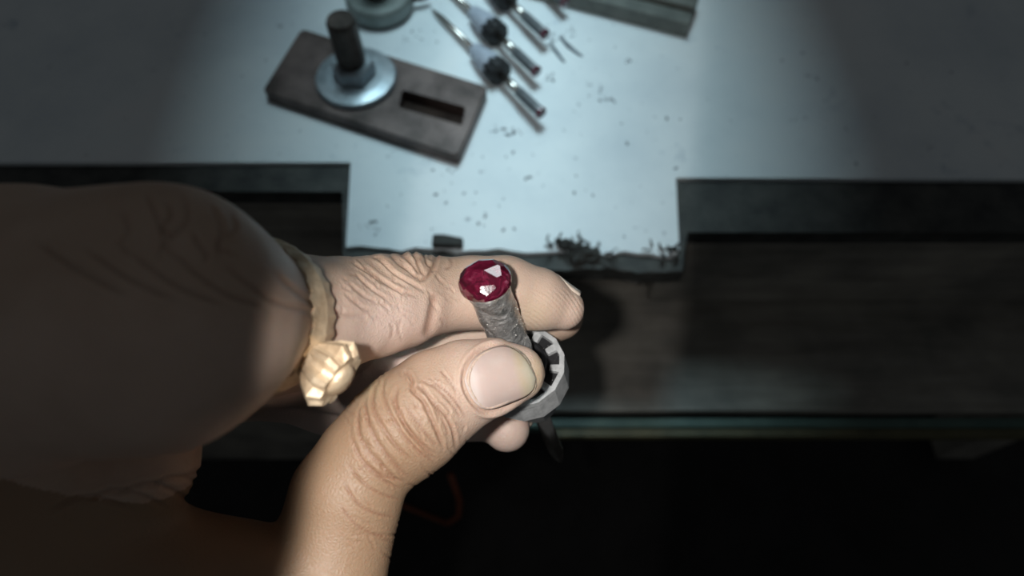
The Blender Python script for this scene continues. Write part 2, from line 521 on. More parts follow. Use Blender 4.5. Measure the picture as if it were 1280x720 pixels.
def surface_net(F):
    S = F < 0
    nx, ny, nz = F.shape
    cnt = np.zeros((nx - 1, ny - 1, nz - 1), np.int8)
    for i in (0, 1):
        for j in (0, 1):
            for k in (0, 1):
                cnt += S[i:nx - 1 + i, j:ny - 1 + j, k:nz - 1 + k]
    act = (cnt > 0) & (cnt < 8)
    idx = np.full(act.shape, -1, np.int64)
    cells = np.argwhere(act)
    idx[act] = np.arange(len(cells))
    acc = np.zeros((len(cells), 3)); num = np.zeros(len(cells))
    corners = [(i, j, k) for i in (0, 1) for j in (0, 1) for k in (0, 1)]
    val = {c: F[cells[:, 0] + c[0], cells[:, 1] + c[1], cells[:, 2] + c[2]] for c in corners}
    for c in corners:
        for a in range(3):
            if c[a] == 0:
                e = list(c); e[a] = 1; e = tuple(e)
                v0, v1 = val[c], val[e]
                mk = (v0 < 0) != (v1 < 0)
                t = np.where(mk, v0 / np.where(mk, v0 - v1, 1), 0)
                p = np.zeros((len(cells), 3)); p[:] = c
                p[:, a] += t
                acc[mk] += p[mk]; num[mk] += 1
    V = LO + H * (cells + acc / num[:, None])
    quads = []
    for a in range(3):
        b_, c = (a + 1) % 3, (a + 2) % 3
        sl0 = [slice(None)] * 3; sl1 = [slice(None)] * 3
        sl0[a] = slice(0, -1); sl1[a] = slice(1, None)
        d = S[tuple(sl0)].astype(np.int8) - S[tuple(sl1)].astype(np.int8)
        e = np.argwhere(d != 0)
        ok = (e[:, b_] > 0) & (e[:, c] > 0) & (e[:, b_] < F.shape[b_] - 1) & (e[:, c] < F.shape[c] - 1)
        e = e[ok]
        sg = d[tuple(e.T)]
        def at(db, dc):
            q = e.copy(); q[:, b_] -= db; q[:, c] -= dc
            return idx[tuple(q.T)]
        Q = np.stack([at(1, 1), at(0, 1), at(0, 0), at(1, 0)], 1)
        Q[sg < 0] = Q[sg < 0][:, ::-1]
        quads.append(Q)
    return V, np.concatenate(quads)

HV, HQ = surface_net(TOT)

def smooth_net(V, Q, it=3):
    for n in range(it):
        S = np.zeros_like(V); C = np.zeros(len(V))
        for a, b_ in ((0, 1), (1, 2), (2, 3), (3, 0)):
            np.add.at(S, Q[:, a], V[Q[:, b_]]); np.add.at(C, Q[:, a], 1)
            np.add.at(S, Q[:, b_], V[Q[:, a]]); np.add.at(C, Q[:, b_], 1)
        V = V + 0.5 * (S / C[:, None] - V)
    return V
HV = smooth_net(HV, HQ)

def mesh_from(name, V, Q):
    me = bpy.data.meshes.new(name)
    me.vertices.add(len(V)); me.vertices.foreach_set('co', V.astype(np.float32).ravel())
    me.loops.add(Q.size); me.loops.foreach_set('vertex_index', Q.astype(np.int32).ravel())
    me.polygons.add(len(Q)); me.polygons.foreach_set('loop_start', np.arange(0, Q.size, Q.shape[1], dtype=np.int32))
    me.update(calc_edges=True); me.validate()
    return me
me0 = mesh_from('tmp', HV, HQ)
tmp = bpy.data.objects.new('tmp', me0)
COL.objects.link(tmp)
md = tmp.modifiers.new('s', 'SUBSURF'); md.levels = 1; md.render_levels = 1
dg = bpy.context.evaluated_depsgraph_get()
hand_me = bpy.data.meshes.new_from_object(tmp.evaluated_get(dg))
bpy.data.objects.remove(tmp); bpy.data.meshes.remove(me0)
nv = len(hand_me.vertices)
V = np.zeros(nv * 3, np.float32); hand_me.vertices.foreach_get('co', V); V = V.reshape(-1, 3).astype(float)
NRM = np.zeros(nv * 3, np.float32); hand_me.vertices.foreach_get('normal', NRM); NRM = NRM.reshape(-1, 3).astype(float)
PX = 640 + V[:, 0] / -V[:, 2] * FPX
PY = 360 - V[:, 1] / -V[:, 2] * FPX
VD = -V / np.linalg.norm(V, axis=1)[:, None]
FACE = (NRM * VD).sum(1)                      # towards the viewer side of the hand
# which digit a vertex belongs to
def chain_dist(ch, P):
    best = np.full(len(P), 1e9)
    for (a, ra), (b_, rb) in zip(ch, ch[1:]):
        ab = b_ - a
        t = np.clip(((P - a) @ ab) / (ab @ ab), 0, 1)
        best = np.minimum(best, np.linalg.norm(P - (a + t[:, None] * ab), axis=1) - (ra + t * (rb - ra)))
    return best
dI, dT, dM, dR = (chain_dist(c, V) for c in (index, thumb, middle, ringf))
dP = np.minimum.reduce([chain_dist(c, V) for c in palm_chains])
isI = (dI < dT) & (dI < dM) & (dI < dR)
isT = (dT < dI) & (dT < dM) & (dT < dR)

def pl_dist(pl, px, py):
    best = np.full(len(px), 1e9)
    tt = np.zeros(len(px))
    L = sum(math.dist(a, b_) for a, b_ in zip(pl, pl[1:])); s0 = 0
    for (x0, y0), (x1, y1) in zip(pl, pl[1:]):
        dx, dy = x1 - x0, y1 - y0
        l2 = dx * dx + dy * dy
        t = np.clip(((px - x0) * dx + (py - y0) * dy) / l2, 0, 1)
        d = np.hypot(px - x0 - t * dx, py - y0 - t * dy)
        up = d < best
        best = np.where(up, d, best)
        tt = np.where(up, (s0 + t * math.sqrt(l2)) / L, tt)
        s0 += math.sqrt(l2)
    return best, tt

def spline(pl, n=5):
    out = []
    P = [pl[0]] + list(pl) + [pl[-1]]
    for i in range(1, len(P) - 2):
        for k in range(n):
            t = k / n
            out.append(tuple(0.5 * (2 * P[i][j] + (P[i + 1][j] - P[i - 1][j]) * t + (2 * P[i - 1][j] - 5 * P[i][j] + 4 * P[i + 1][j] - P[i + 2][j]) * t * t
                                    + (3 * P[i][j] - P[i - 1][j] - 3 * P[i + 1][j] + P[i + 2][j]) * t ** 3) for j in (0, 1)))
    out.append(tuple(pl[-1]))
    return out

disp = np.zeros(nv); crease = np.zeros(nv); pink = np.zeros(nv); callus = np.zeros(nv)
rmask = np.zeros(nv); rphase = np.zeros(nv)
def add_crease(pl, depth, width, who, lip=0.35, tint=1.0, facemin=-0.25):
    pl = spline(pl)
    xs = [p[0] for p in pl]; ys = [p[1] for p in pl]
    R = width * 4
    sel = np.nonzero(who & (FACE > facemin) & (PX > min(xs) - R) & (PX < max(xs) + R) & (PY > min(ys) - R) & (PY < max(ys) + R))[0]
    if not len(sel): return
    d, t = pl_dist(pl, PX[sel], PY[sel])
    end = np.clip(np.minimum(t, 1 - t) / 0.16, 0, 1) ** 0.7
    g = np.exp(-(d / width) ** 2)
    l = np.exp(-((d - 2.1 * width) / (1.1 * width)) ** 2)
    disp[sel] += depth * end * (-g + lip * l)
    crease[sel] = np.maximum(crease[sel], tint * end * np.exp(-(d / (width * 0.8)) ** 2))

# index finger: knuckle folds over the last joint and the flexion crease
IW = [([(563, 321), (565, 330), (556, 336)], .35, 2.2), ([(545, 316), (543, 333), (534, 347), (524, 350)], .8, 2.6),
      ([(511, 313), (520, 330), (531, 346)], .6, 2.4), ([(497, 316), (514, 331), (526, 347)], .55, 2.2),
      ([(484, 318), (500, 331), (516, 343), (528, 352)], .35, 2.0), ([(528, 314), (531, 326), (538, 336)], .5, 2.0),
      ([(469, 320), (492, 339), (514, 354), (533, 365)], .5, 2.2), ([(450, 329), (476, 348), (501, 364), (524, 371)], .5, 2.2),
      ([(443, 341), (466, 362), (487, 376)], .42, 2.0), ([(436, 354), (457, 371), (475, 380)], .38, 2.0),
      ([(438, 327), (457, 338), (479, 354), (507, 368)], .36, 1.8), ([(430, 366), (450, 382), (470, 392)], .3, 2.0),
      ([(460, 318), (480, 330), (500, 345), (520, 357)], .3, 1.8),
      ([(486, 404), (490, 412), (488, 424)], .15, 2.0), ([(500, 398), (498, 414), (503, 428)], .12, 2.0)]
for pl, dp, w in IW:
    add_crease(pl, dp * 0.62, w * 0.85, isI, 0.35, 0.5)
add_crease([(543, 366), (541, 387), (537, 406), (532, 424)], .5, 5.5, isI, 0.15, 0.75)
# silhouette knob of the folded knuckle
kn = np.exp(-((PX - 519) / 15) ** 2 - ((PY - 322) / 14) ** 2) + 0.55 * np.exp(-((PX - 480) / 16) ** 2 - ((PY - 322) / 12) ** 2)
disp += np.where(isI, 0.75 * kn, 0)
# thumb: folds over the joint
TW = [([(481, 470), (478, 489), (485, 511), (500, 538), (522, 563), (546, 580)], .75, 2.7), ([(497, 482), (494, 502), (505, 529), (525, 554), (545, 574)], .8, 2.6),
      ([(504, 461), (514, 473), (516, 489), (529, 501), (538, 520), (546, 538), (556, 562)], .75, 2.5),
      ([(516, 488), (526, 484), (541, 502), (558, 521), (567, 540), (570, 560)], .65, 2.4), ([(526, 475), (545, 485), (566, 507), (577, 524)], .35, 2.2),
      ([(456, 497), (458, 520), (469, 547), (487, 573), (511, 599)], .55, 2.5), ([(447, 514), (449, 542), (465, 569), (487, 592), (503, 606)], .5, 2.4),
      ([(438, 545), (454, 578), (474, 597), (500, 612)], .42, 2.3), ([(432, 576), (452, 602), (478, 618), (500, 624)], .35, 2.3),
      ([(468, 480), (466, 505), (476, 530), (494, 556), (516, 578)], .5, 2.2), ([(508, 505), (516, 520), (531, 540), (548, 560)], .4, 2.0),
      ([(488, 496), (498, 516), (516, 545), (536, 566)], .45, 1.9), ([(530, 494), (546, 512), (557, 532), (563, 548)], .35, 1.8),
      ([(540, 476), (556, 488), (572, 506), (582, 522)], .25, 1.8), ([(428, 600), (446, 628), (470, 642), (492, 646)], .25, 2.2),
      ([(424, 630), (444, 655), (468, 668), (486, 670)], .2, 2.2), ([(548, 462), (560, 474), (570, 490)], .2, 1.8),
      ([(440, 560), (470, 590), (505, 603)], .25, 1.7), ([(445, 590), (462, 583), (480, 600)], .2, 1.6)]
for i, (pl, dp, w) in enumerate(TW):
    add_crease(pl, dp * (0.5 + 0.35 * ((i * 7) % 5) / 4), w * (0.7 + 0.3 * ((i * 3) % 4) / 3), isT, 0.4, 0.9)
fr = random.Random(11)
for k in range(110):
    x, y = fr.uniform(425, 585), fr.uniform(455, 690)
    a = math.radians(58 - 38 * min(max((y - 540) / 120, 0), 1) + fr.gauss(0, 16)); l = fr.uniform(10, 30)
    bend = fr.gauss(0, 3)
    add_crease([(x, y), (x + l / 2 * math.cos(a) + bend, y + l / 2 * math.sin(a)), (x + l * math.cos(a), y + l * math.sin(a))], fr.uniform(.08, .2), 1.5, isT & (PX < 588), 0.4, 0.28)
for k in range(60):
    x, y = fr.uniform(425, 560), fr.uniform(318, 400)
    a = math.radians(38 + fr.gauss(0, 16)); l = fr.uniform(8, 24)
    add_crease([(x, y), (x + l / 2 * math.cos(a), y + l / 2 * math.sin(a) + fr.gauss(0, 2)), (x + l * math.cos(a), y + l * math.sin(a))], fr.uniform(.06, .15), 1.5, isI, 0.4, 0.2)
# nail fold of the thumb
NAIL = [(580, 475), (584, 461), (592, 448), (602, 440), (616, 434), (632, 431), (645, 437), (655, 446), (663, 459), (669, 473), (668, 486),
        (658, 496), (640, 503), (622, 510), (606, 513), (594, 505), (585, 491)]
add_crease([(655, 497), (622, 512), (604, 514), (592, 505), (582, 489), (579, 475), (583, 459), (593, 445), (606, 436), (622, 431), (634, 429)], .55, 2.6, isT, 0.9, 0.45)
# knuckle and web folds farther back on the hand
dig = (dP < 3) | isI
for k, (x, y, l) in enumerate(((150, 262, 60), (182, 240, 85), (207, 250, 50), (226, 238, 95), (262, 255, 70), (240, 290, 40), (286, 262, 60))):
    add_crease([(x, y), (x + 10 + 5 * math.sin(k * 2), y + l * 0.4), (x + 22 * math.sin(k * 1.7), y + l * 0.75), (x + 14, y + l)], .22 + .05 * (k % 3), 3.0, dig, 0.3, 0.4)
for k in range(6):
    x = 40 + 60 * k
    add_crease([(x, 300 + 8 * k), (x + 60, 340 + 9 * k), (x + 120, 372 + 5 * k)], .3, 3.2, dig, 0.3, 0.4)
for k in range(5):
    add_crease([(60 + 40 * k, 640 - 10 * k), (110 + 40 * k, 620 - 8 * k), (170 + 40 * k, 640 - 4 * k)], .35, 3.4, (dP < 3) | isT, 0.3, 0.4)
# broad undulation so that the limbs are not lathe-smooth
W = V * 0.16
disp += 0.22 * np.sin(W[:, 0] * 1.7 + 1) * np.sin(W[:, 1] * 2.1) * np.sin(W[:, 2] * 1.5 + 2)
# masks
sm = lambda x, a, b_: np.clip((x - a) / (b_ - a), 0, 1) ** 2 * (3 - 2 * np.clip((x - a) / (b_ - a), 0, 1))
pink = np.maximum(pink, np.where(isI, 0.25 * sm(PX, 560, 700) + 0.25 * sm(PY, 370, 430), 0))
pink = np.maximum(pink, np.where(isI, 1.0 * np.exp(-((PX - 490) / 70) ** 2 - ((PY - 405) / 40) ** 2), 0))  # pale palmar skin with the nearer flash's brightness painted in
pink = np.maximum(pink, np.where(dR < np.minimum(dT, dI), 0.9, 0))
pink = np.maximum(pink, np.where(isT, 0.5 * sm(PX, 540, 600), 0))
callus = np.where(isT, 0.65 * np.exp(-((PX - 452) / 26) ** 2 - ((PY - 482) / 16) ** 2) + 0.6 * np.exp(-((PX - 672) / 10) ** 2 - ((PY - 468) / 30) ** 2), 0)
callus = np.maximum(callus, np.where(isI, 0.35 * np.exp(-((PX - 668) / 22) ** 2 - ((PY - 395) / 26) ** 2), 0))
tan_shade = np.where(isT & (dT < dP + 8), 0.85 * (1 - sm(PX + 0.55 * (490 - PY), 455, 620)) + 0.12 * sm(PY, 480, 560), 0)  # tan dorsal skin, with the flash's falloff down the thumb painted in
tan_shade = np.maximum(tan_shade, 0.12 * ((dP < 6) & ~isI))
tan_shade = np.maximum(tan_shade, np.where(isI, 0.22 * (1 - sm(PY, 325, 375)) * (1 - sm(PX, 540, 620)), 0))
rmask = np.where(isI, sm(PX, 640, 675) * sm(PY, 352, 372), 0) + np.where(isT, 0.7 * np.exp(-((PX - 560) / 40) ** 2 - ((PY - 447) / 15) ** 2), 0)
rphase = np.where(isI, 2 * math.pi * np.hypot((PX - 640) * 1.0, (PY - 470) * 0.75) / 4.2, 2 * math.pi * (PX + 0.5 * PY) / 4.2)
V2 = V + NRM * disp[:, None]

# finger ring presses nothing; nails are seated on the skin
A = np.array(CAM_M.to_3x3()); B = np.array(CAM_M.translation)
def to_world(P):
    return (P * 0.001) @ A.T + B
hand_c = to_world(np.array([[-60, -30, -115.0]]))[0]
hand_me.vertices.foreach_set('co', (to_world(V2) - hand_c).astype(np.float32).ravel())
hand_me.update()
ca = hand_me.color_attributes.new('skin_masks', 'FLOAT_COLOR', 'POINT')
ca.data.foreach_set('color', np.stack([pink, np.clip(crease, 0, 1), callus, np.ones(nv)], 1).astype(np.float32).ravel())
for nm, arr in (('ridge_phase', rphase), ('ridge_mask', rmask), ('skin_tan_shade', tan_shade)):
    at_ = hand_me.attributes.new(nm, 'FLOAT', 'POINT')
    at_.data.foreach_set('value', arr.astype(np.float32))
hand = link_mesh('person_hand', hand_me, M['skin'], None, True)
hand.location = hand_c
tag(hand, 'bare hand of a person pinching the ruby-tipped dop stick between thumb and forefinger', 'hand')

# --- nails
def field_at(P):
    q = (P - LO) / H
    i = np.clip(np.floor(q).astype(int), 0, N - 2); fr = q - i
    r = np.zeros(len(P))
    for a in (0, 1):
        for b_ in (0, 1):
            for c in (0, 1):
                w = (fr[:, 0] if a else 1 - fr[:, 0]) * (fr[:, 1] if b_ else 1 - fr[:, 1]) * (fr[:, 2] if c else 1 - fr[:, 2])
                r += w * TOT[i[:, 0] + a, i[:, 1] + b_, i[:, 2] + c]
    return r
def front_surface(px, py, d0=100.0, d1=140.0):
    t = np.full(len(px), d0)
    D = np.stack([(px - 640) / FPX, -(py - 360) / FPX, -np.ones(len(px))], 1)
    for k in range(90):
        fv = field_at(D * t[:, None])
        t = np.minimum(t + np.maximum(fv, 0) * 0.8, d1)
    return D * t[:, None]
# thumb nail: rows run from the moon (u=0) to the free edge (u=1)
poly = [Vector(p) for p in NAIL]
axis = (Vector((669, 462)) - Vector((581, 482))).normalized(); perp = Vector((-axis.y, axis.x))
org = Vector((625, 472))
def cross(s):
    ts = []
    for a, b_ in zip(poly, poly[1:] + poly[:1]):
        sa, sb = (a - org).dot(axis) - s, (b_ - org).dot(axis) - s
        if (sa < 0) != (sb < 0):
            q = a + (b_ - a) * (sa / (sa - sb))
            ts.append((q - org).dot(perp))
    return min(ts), max(ts)
ss = [(p - org).dot(axis) for p in poly]
s0, s1 = min(ss) + 0.4, max(ss) - 0.4
NU, NV = 34, 26
g = []
for i in range(NU + 1):
    s_ = s0 + (s1 - s0) * (0.5 - 0.5 * math.cos(math.pi * i / NU))
    a, b_ = cross(s_)
    for j in range(NV + 1):
        q = org + axis * s_ + perp * (a + (b_ - a) * j / NV)
        g.append((q.x, q.y, (s_ - s0) / (s1 - s0), abs(2 * j / NV - 1)))
g = np.array(g)
P = front_surface(g[:, 0], g[:, 1])
# even the plate out along its length, keep the transverse curve
P3 = P.reshape(NU + 1, NV + 1, 3)
for k in range(6):
    P3[1:-1] = 0.5 * P3[1:-1] + 0.25 * (P3[:-2] + P3[2:])
    P3[:, 1:-1] = 0.5 * P3[:, 1:-1] + 0.25 * (P3[:, :-2] + P3[:, 2:])
P = P3.reshape(-1, 3)
lift = 0.18 + 0.42 * sm(g[:, 2], 0.0, 0.35) * (1 - g[:, 3] ** 4) * (1 - 0.6 * sm(g[:, 2], 0.8, 1.0))
P = P * (1 - (lift / np.linalg.norm(P, axis=1)))[:, None]
Pw = to_world(P) - hand_c
Q = np.array([[i * (NV + 1) + j, i * (NV + 1) + j + 1, (i + 1) * (NV + 1) + j + 1, (i + 1) * (NV + 1) + j] for i in range(NU) for j in range(NV)])
nm_ = mesh_from('nail', Pw, Q)
at_ = nm_.attributes.new('nail_u', 'FLOAT', 'POINT'); at_.data.foreach_set('value', g[:, 2].astype(np.float32))
no = link_mesh('nail', nm_, M['nail'], hand, True)
sd = no.modifiers.new('solid', 'SOLIDIFY'); sd.thickness = 0.0003; sd.offset = 0
no['label'] = 'broad pale pink thumb nail with a grimy free edge'
# grime packed under the free edge
gr_px = spline([(630, 430.5), (645, 436), (656, 445), (664, 458), (670, 473), (669, 487), (658, 497)])
gp = front_surface(np.array([p[0] for p in gr_px]), np.array([p[1] for p in gr_px]))
bm = bmesh.new()
tube(bm, [Vector(q) for q in (to_world(gp * (1 - 0.15 / np.linalg.norm(gp, axis=1))[:, None]) - hand_c)],
     [0.00006 + 0.00016 * math.sin(math.pi * k / (len(gp) - 1)) ** 2 * (1.2 if k < len(gp) // 2 else 0.2) for k in range(len(gp))], 8)
bm_obj('nail_grime', bm, M['nail_dirt'], no, True)

def plate_nail(p0, p1, r0, r1, dorsal, half, t_over, label):
    """curved nail plate over the back of a finger tip; p0 -> p1 along the finger (camera mm)"""
    p0, p1 = np.array(p0, float), np.array(p1, float)
    ax = (p1 - p0); L = np.linalg.norm(ax); ax /= L
    n = np.array(dorsal, float); n -= ax * (n @ ax); n /= np.linalg.norm(n)
    b_ = np.cross(ax, n)
    nu, nw = 12, 14
    pts = []
    for i in range(nu + 1):
        u = i / nu
        for j in range(nw + 1):
            w = 2 * j / nw - 1
            a = half * w * (1 - 0.25 * (1 - u) ** 3)
            ua = u - 0.10 * w * w * (1 if u > 0.5 else -1) * abs(u - 0.5) * 2
            r = r0 + (r1 - r0) * u
            pts.append(p0 + ax * L * ua * t_over + (n * math.cos(a) + b_ * math.sin(a)) * (r + 0.25))
    Pw = to_world(np.array(pts)) - hand_c
    Q = np.array([[i * (nw + 1) + j, i * (nw + 1) + j + 1, (i + 1) * (nw + 1) + j + 1, (i + 1) * (nw + 1) + j] for i in range(nu) for j in range(nw)])
    o = link_mesh('nail', mesh_from('nail', Pw, Q), M['nail_plain'], hand, True)
    sd = o.modifiers.new('solid', 'SOLIDIFY'); sd.thickness = 0.0006; sd.offset = 0
    o['label'] = label
plate_nail(cpt(680, 377, 143.0), cpt(712, 389.5, 144), 5.9, 4.3, (0.40, 0.80, -0.62), 1.2, 1.12, 'forefinger nail seen edge-on')
plate_nail(cpt(628, 514, 170.5), cpt(638, 538, 168), 6.1, 5.4, (0.9, 0.40, -0.25), 1.0, 1.05, 'ring finger nail seen edge-on')

# ------------------------------------------------------------------ gold ring on the forefinger
rc = np.array([-37.2, -4.05, -98.5])
raxis = np.array(MCP_I) - np.array([-34, -4.2, -109]); raxis = raxis / np.linalg.norm(raxis)
zc = Vector(raxis); xc = Vector((0.85, -0.53, 0)); xc = (xc - zc * xc.dot(zc)).normalized(); yc = zc.cross(xc)
Rl = Matrix((xc, yc, zc)).transposed().to_4x4()
RM = CAM_M @ Matrix.Translation(Vector([c * 0.001 for c in rc])) @ Rl
ringo = empty('finger_ring', RM)
tag(ringo, 'ornate scalloped gold ring on the base of the forefinger', 'ring')
bm = bmesh.new()
seg = 56
rings = []
for k in range(seg):
    a = 2 * math.pi * k / seg
    wob = 0.00045 * (1 if k % 2 else -1)
    c_, s_ = math.cos(a), math.sin(a)
    hw = 0.0022 + 0.0008 * max(0, c_) + wob
    rings.append([bm.verts.new((r * c_, r * s_, z)) for r, z in ((0.0101, -hw), (0.0112, -hw), (0.0117, 0), (0.0112, hw), (0.0101, hw))])
for k in range(seg):
    A_, B_ = rings[k], rings[(k + 1) % seg]
    for j in range(5):
        bm.faces.new((A_[j], A_[(j + 1) % 5], B_[(j + 1) % 5], B_[j]))
bm_obj('band', bm, M['gold'], ringo)
bm = bmesh.new()          # toothed bezel plate standing on the band (local +x)
rg = []
SEG = 40
for (xx, rad, amp) in ((0.0112, 0.0030, 0), (0.0130, 0.0040, 0.0004), (0.0148, 0.0047, 0.0007), (0.0164, 0.0040, 0.0003), (0.0162, 0.0030, 0)):
    rg.append([bm.verts.new((xx, (rad + amp * (1 if (k // 2) % 2 else -1)) * math.cos(2 * math.pi * k / SEG) * 1.0,
                             (rad + amp * (1 if (k // 2) % 2 else -1)) * math.sin(2 * math.pi * k / SEG) * 0.9)) for k in range(SEG)])
for a, b_ in zip(rg, rg[1:]):
    for k in range(SEG):
        bm.faces.new((a[k], a[(k + 1) % SEG], b_[(k + 1) % SEG], b_[k]))
bm.faces.new(rg[0][::-1]); bm.faces.new(rg[-1])
bezel = bm_obj('bezel', bm, M['gold'], ringo)
bm = bmesh.new()
bmesh.ops.create_icosphere(bm, subdivisions=2, radius=0.0026)
bmesh.ops.scale(bm, vec=(0.55, 1, 0.9), verts=bm.verts)
bmesh.ops.translate(bm, vec=(0.0162, 0, 0), verts=bm.verts)
bm_obj('boss', bm, M['gold'], bezel, True)

# ------------------------------------------------------------------ dop sticks (local z runs from the point to the gem, mm)
MM = 0.001
def gem_mesh(r, h, name, mat, parent, z0, tilt=(0, 0), rot=0.0, oval=1.0, rows=((14, 4, 0.4), (33, 8, 0.0), (56, 10, 0.3), (76, 16, 0.0))):
    """rose-cut dome: every facet is a plane cut tangent to an ellipsoid"""
    bm = bmesh.new()
    bmesh.ops.create_cube(bm, size=4 * r)
    cuts = [(Vector((0, 0, -1)), 0.16 * h)]
    for deg, n, ph in rows:
        for k in range(n):
            a = rot + 2 * math.pi * (k + ph) / n
            t = math.radians(deg + (2.0 * math.sin(5.1 * k + deg) if deg != 33 else 0))
            nn = Vector((math.sin(t) * math.cos(a), math.sin(t) * math.sin(a), math.cos(t)))
            cuts.append((nn, math.sqrt((r * oval * nn.x) ** 2 + (r * nn.y) ** 2 + (h * nn.z) ** 2)))
    for k in range(28):
        a = 2 * math.pi * k / 28
        nn = Vector((math.cos(a), math.sin(a), 0))
        cuts.append((nn, math.sqrt((r * oval * nn.x) ** 2 + (r * nn.y) ** 2)))
    for nn, d in cuts:
        res = bmesh.ops.bisect_plane(bm, geom=list(bm.verts) + list(bm.edges) + list(bm.faces), dist=1e-9, plane_co=nn * d, plane_no=nn, clear_outer=True)
        ed = [e for e in res['geom_cut'] if isinstance(e, bmesh.types.BMEdge)]
        if len(ed) > 2:
            bmesh.ops.edgeloop_fill(bm, edges=ed)
    bmesh.ops.rotate(bm, cent=(0, 0, 0), matrix=Matrix.Rotation(tilt[0], 3, 'X') @ Matrix.Rotation(tilt[1], 3, 'Y'), verts=bm.verts)
    bmesh.ops.translate(bm, vec=(0, 0, z0), verts=bm.verts)
    return bm_obj(name, bm, mat, parent)

def gear_pts(n, r_out, r_in, duty=0.5, phase=0.0, stem=None):
    pts = []
    for k in range(n):
        a0 = 2 * math.pi * k / n + phase
        w = 2 * math.pi / n
        for fr, r in ((0, r_out), (duty / 2, r_out), (duty, r_out), (duty + 0.04, r_in), (0.96, r_in)):
            a = a0 + w * fr
            pts.append((r * math.cos(a), r * math.sin(a)))
    return pts

def dop_parts(root, held, dop_r, gem_r, gem_h, tilt=(0, 0), rot=0.0, zf=1.0, extra=()):
    bm = bmesh.new(); lathe(bm, [(0, 0), (6 * MM, 1.3 * MM), (12 * MM, 2.0 * MM), (44 * MM, 2.0 * MM)], 20)
    bm_obj('rod', bm, M['steel'], root, True)
    bm = bmesh.new()
    if held:
        lathe(bm, [(42 * MM, 3.2 * MM), (44 * MM, 5 * MM), (54 * MM, 8.6 * MM), (57 * MM, 9.9 * MM), (63.0 * MM, 9.9 * MM)], 14)
        bm_obj('collar', bm, M['grey'], root)
        bm = bmesh.new(); prism(bm, gear_pts(14, 9.1 * MM, 8.9 * MM), 63.02 * MM, 63.4 * MM)
        ins = bm_obj('rubber_insert', bm, M['black'], root)
        # rim and T-shaped teeth, proud of the black insert
        bm = bmesh.new(); n = 14 * 4
        lo = []
        for (r, z) in ((9.9, 62.6), (9.9, 64.6), (8.8, 64.6), (8.8, 62.6)):
            ring_ = []
            for k in range(14):
                a = 2 * math.pi * k / 14
                ring_.append(bm.verts.new((r * MM * math.cos(a), r * MM * math.sin(a), z * MM)))
            lo.append(ring_)
        for a, b_ in zip(lo, lo[1:] + lo[:1]):
            for k in range(14):
                bm.faces.new((a[k], a[(k + 1) % 14], b_[(k + 1) % 14], b_[k]))
        rim = bm_obj('rim', bm, M['grey'], root)
        for k in range(10):
            a = 2 * math.pi * (k + 0.45) / 10
            bm = bmesh.new()
            prism(bm, [(9.1 * MM, -1.1 * MM), (9.1 * MM, 1.1 * MM), (8.3 * MM, 0.75 * MM), (6.5 * MM, 0.75 * MM), (6.4 * MM, 0.1 * MM), (6.5 * MM, -0.75 * MM), (8.3 * MM, -0.75 * MM)], 63.1 * MM, 64.5 * MM, 0.00012)
            t = bm_obj('tooth', bm, M['grey'], rim)
            t.rotation_euler = (0, 0, a)
        bm = bmesh.new(); lathe(bm, [(63.2 * MM, 6.2 * MM), (66 * MM, 5.9 * MM), (66.8 * MM, 5.2 * MM)], 28)
        bm_obj('rubber_boss', bm, M['black'], root, False)
    else:
        lathe(bm, [(42 * MM, 4.6 * MM), (44 * MM, 5.2 * MM), (52 * MM, 7.4 * MM), (59 * MM, 7.9 * MM)], 14)
        bm_obj('collar', bm, M['lav'], root)
        bm = bmesh.new(); prism(bm, gear_pts(9, 8.5 * MM, 7.3 * MM, 0.55), 58.0 * MM, 65 * MM, 0.0004)
        bm_obj('rubber_insert', bm, M['black'], root)
    bm = bmesh.new(); lathe(bm, [(64 * MM, 2.7 * MM), (82 * MM, 2.7 * MM)], 20)
    bm_obj('front_rod', bm, M['steel'], root, True)
    bm = bmesh.new()
    z0 = 70 if held else 79.5
    R = dop_r
    prof = [(z0, R * 0.93), (z0 + 0.6, R), (88, R * 1.0), (92, R * 0.985), (95, R * 1.0), (96.3, R * 0.97), (97, R * 0.9)]
    seg = 40
    rings_ = lathe(bm, [(z * MM, r * MM) for z, r in prof] if not held else
                   [((z0 + (97 - z0) * k / 30) * MM, R * MM * (1 + 0.02 * math.sin(k * 0.7) + (0.05 * (k / 30) ** 6) - (0.06 if k == 0 else 0))) for k in range(31)], seg)
    if held:
        for ring_ in rings_:
            for v_ in ring_:
                p = v_.co * 1000
                v_.co *= 1.0
                j = 0.10 * math.sin(p.x * 2.1 + p.z * 0.9) * math.sin(p.y * 1.7 - p.z * 0.6) + 0.05 * math.sin(p.z * 3.1 + p.x * 3)
                s_ = 1 + j / R
                v_.co.x *= s_; v_.co.y *= s_
    d = bm_obj('dop', bm, M['glue'] if held else M['dop_far'], root, True)
    gem_mesh(gem_r * MM, gem_h * MM, 'gemstone', M['ruby'], root, 97.1 * MM + 0.16 * gem_h * MM + abs(tilt[0]) * gem_r * MM * 0.6 * (1 if held else 0), tilt, rot, 1.04 if held else 1.0, *extra)
    if zf != 1.0:                                  # longer shank, stone kept round
        for ch in root.children:
            for v_ in ch.data.vertices:
                v_.co.z = v_.co.z * zf if ch.data.name.split('.')[0] != 'gemstone' else v_.co.z + 0.0971 * (zf - 1)
    return d

def frame_from(origin, target, up):
    z = (target - origin).normalized()
    x = (up - z * up.dot(z)).normalized()
    y = z.cross(x)
    R = Matrix((x, y, z)).transposed().to_4x4()
    return Matrix.Translation(origin) @ R

